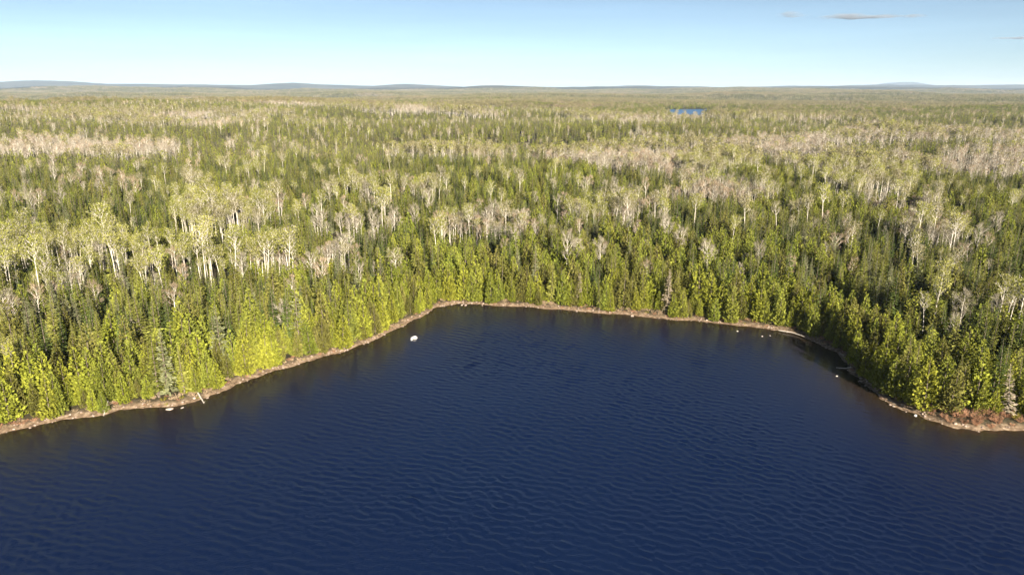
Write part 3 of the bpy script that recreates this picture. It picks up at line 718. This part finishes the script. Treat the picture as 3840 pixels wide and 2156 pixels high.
# low brush and stones all along the bank: nobody could count them
bx, by = jgrid(-125, 80, 95, 200, 0.85)
bd = lake_d(bx, by); ok = (bd > 0.35) & (bd < 3.4) & (rng.random(bx.size) < 0.45); bx, by, bd = bx[ok], by[ok], bd[ok]; n = bx.size
BR = [proto('form_brush', shrub_form(0.9, 1.6, m_, 34).mesh('brush')) for m_ in ('shrub', 'shrub_b', 'shrub_b')] + [proto('form_brush', shrub_form(1.1, 1.4, 'shrub_y', 34).mesh('brush'))]
s_ = rng.uniform(0.5, 1.1, n) * np.interp(bd, [0, 2.5], [0.5, 1.1])
forest('bank_brush', np.stack([bx, by, ground_z(bx, by)], 1), np.stack([s_, s_, s_ * 0.8], 1), np.stack([np.zeros(n), np.zeros(n), rng.uniform(0, 6.28, n)], 1), rng.choice(4, n, p=[.3, .32, .3, .08]), BR,
       'low brown leafless brush and litter along the lake bank', 'brush')
bx, by = jgrid(-125, 125, 95, 200, 0.62)
bd = lake_d(bx, by); ok = (bd > -0.5) & (bd < 1.2) & (rng.random(bx.size) < 0.17); bx, by = bx[ok], by[ok]; n = bx.size
s_ = rng.uniform(0.16, 0.6, n) ** 1.0
forest('shore_stones', np.stack([bx, by, ground_z(bx, by) + 0.02], 1), np.stack([s_, s_, s_], 1), np.stack([rng.uniform(-.3, .3, n), rng.uniform(-.3, .3, n), rng.uniform(0, 6.28, n)], 1), rng.integers(0, 5, n), [proto('form_stone', q) for q in RK],
       'brown and grey stones lining the waterline', 'stones')

# ------------------------------------------------------------------ clouds and haze
def cloud(x, y, z, sx, sy, sz, dens, seed, label):
    import bmesh
    bm = bmesh.new(); bmesh.ops.create_icosphere(bm, subdivisions=4, radius=1.0)
    for v in bm.verts:
        p = v.co; a = math.atan2(p.y, p.x)
        k = 0.75 + 0.2 * math.sin(3 * a + seed) + 0.12 * math.sin(7 * a + 2 * seed)
        v.co = (p.x * sx * k, p.y * sy * k, (p.z if p.z > 0 else p.z * 0.35) * sz * (0.7 + 0.3 * math.sin(5 * p.x + seed)))
    me = bpy.data.meshes.new('cloud'); bm.to_mesh(me); bm.free()
    m, t, N_, L_ = newmat('cloud_vapour')
    o_ = N_.new('ShaderNodeOutputMaterial'); pv = N_.new('ShaderNodeVolumePrincipled'); pv.inputs['Color'].default_value = (0.34, 0.39, 0.47, 1)
    tc = N_.new('ShaderNodeTexCoord'); mp = N_.new('ShaderNodeMapping'); mp.inputs['Scale'].default_value = (1 / 330, 1 / 330, 1 / 70); mp.inputs['Location'].default_value = (seed, seed * 2, 0)
    L_.new(tc.outputs['Object'], mp.inputs['Vector'])
    no = N_.new('ShaderNodeTexNoise'); no.inputs['Scale'].default_value = 1.0; no.inputs['Detail'].default_value = 4; L_.new(mp.outputs[0], no.inputs['Vector'])
    mr = N_.new('ShaderNodeMapRange'); mr.inputs[1].default_value = 0.42; mr.inputs[2].default_value = 0.68; mr.inputs[3].default_value = 0; mr.inputs[4].default_value = dens
    L_.new(no.outputs[0], mr.inputs[0])
    m2 = N_.new('ShaderNodeMapping'); m2.inputs['Scale'].default_value = (1 / sx, 1 / sy, 1 / sz); L_.new(tc.outputs['Object'], m2.inputs['Vector'])
    ln = N_.new('ShaderNodeVectorMath'); ln.operation = 'LENGTH'; L_.new(m2.outputs[0], ln.inputs[0])
    fo = N_.new('ShaderNodeMapRange'); fo.inputs[1].default_value = 0.85; fo.inputs[2].default_value = 0.1; L_.new(ln.outputs['Value'], fo.inputs[0])
    ml = N_.new('ShaderNodeMath'); ml.operation = 'MULTIPLY'; L_.new(mr.outputs[0], ml.inputs[0]); L_.new(fo.outputs[0], ml.inputs[1])
    L_.new(ml.outputs[0], pv.inputs['Density']); L_.new(pv.outputs[0], o_.inputs['Volume'])
    me.materials.append(m)
    add('cloud', me, None, (x, y, z), label=label, category='cloud')

cloud(4430, 12000, 1190, 420, 260, 90, 0.011, 1.0, 'small wispy cloud with the palest top, smallest of the row')
cloud(5450, 12000, 1160, 900, 320, 85, 0.022, 2.3, 'long flat grey cloud at the middle of the row')
cloud(6350, 12300, 1200, 620, 260, 60, 0.02, 4.1, 'thin tapering grey cloud at the end of the row')
cloud(8250, 12200, 860, 520, 240, 40, 0.02, 5.3, 'faint thin cloud streak hanging lower than the others')
hz, t, N, L = newmat('haze')
o_ = N.new('ShaderNodeOutputMaterial'); pv = N.new('ShaderNodeVolumePrincipled'); pv.inputs['Color'].default_value = (0.58, 0.74, 1.0, 1)
pv.inputs['Density'].default_value = 3.0e-5; L.new(pv.outputs[0], o_.inputs['Volume'])
HB = 29500.0; zt = float(max(GZ.max(), 60)) + 25; zb = float(GZ.min()) - 1.5
hv = [(x, y, z) for z in (zb, zt) for x, y in ((-HB, -HB), (HB, -HB), (HB, HB), (-HB, HB))]
me = bpy.data.meshes.new('haze'); me.from_pydata(hv, [], [(0, 3, 2, 1), (4, 5, 6, 7), (0, 1, 5, 4), (1, 2, 6, 5), (2, 3, 7, 6), (3, 0, 4, 7)]); me.materials.append(hz)
add('haze', me, None, None, kind='stuff', label='thin blue haze over the far hills', category='haze')
print('ground max', GZ.max(), 'min', GZ.min())
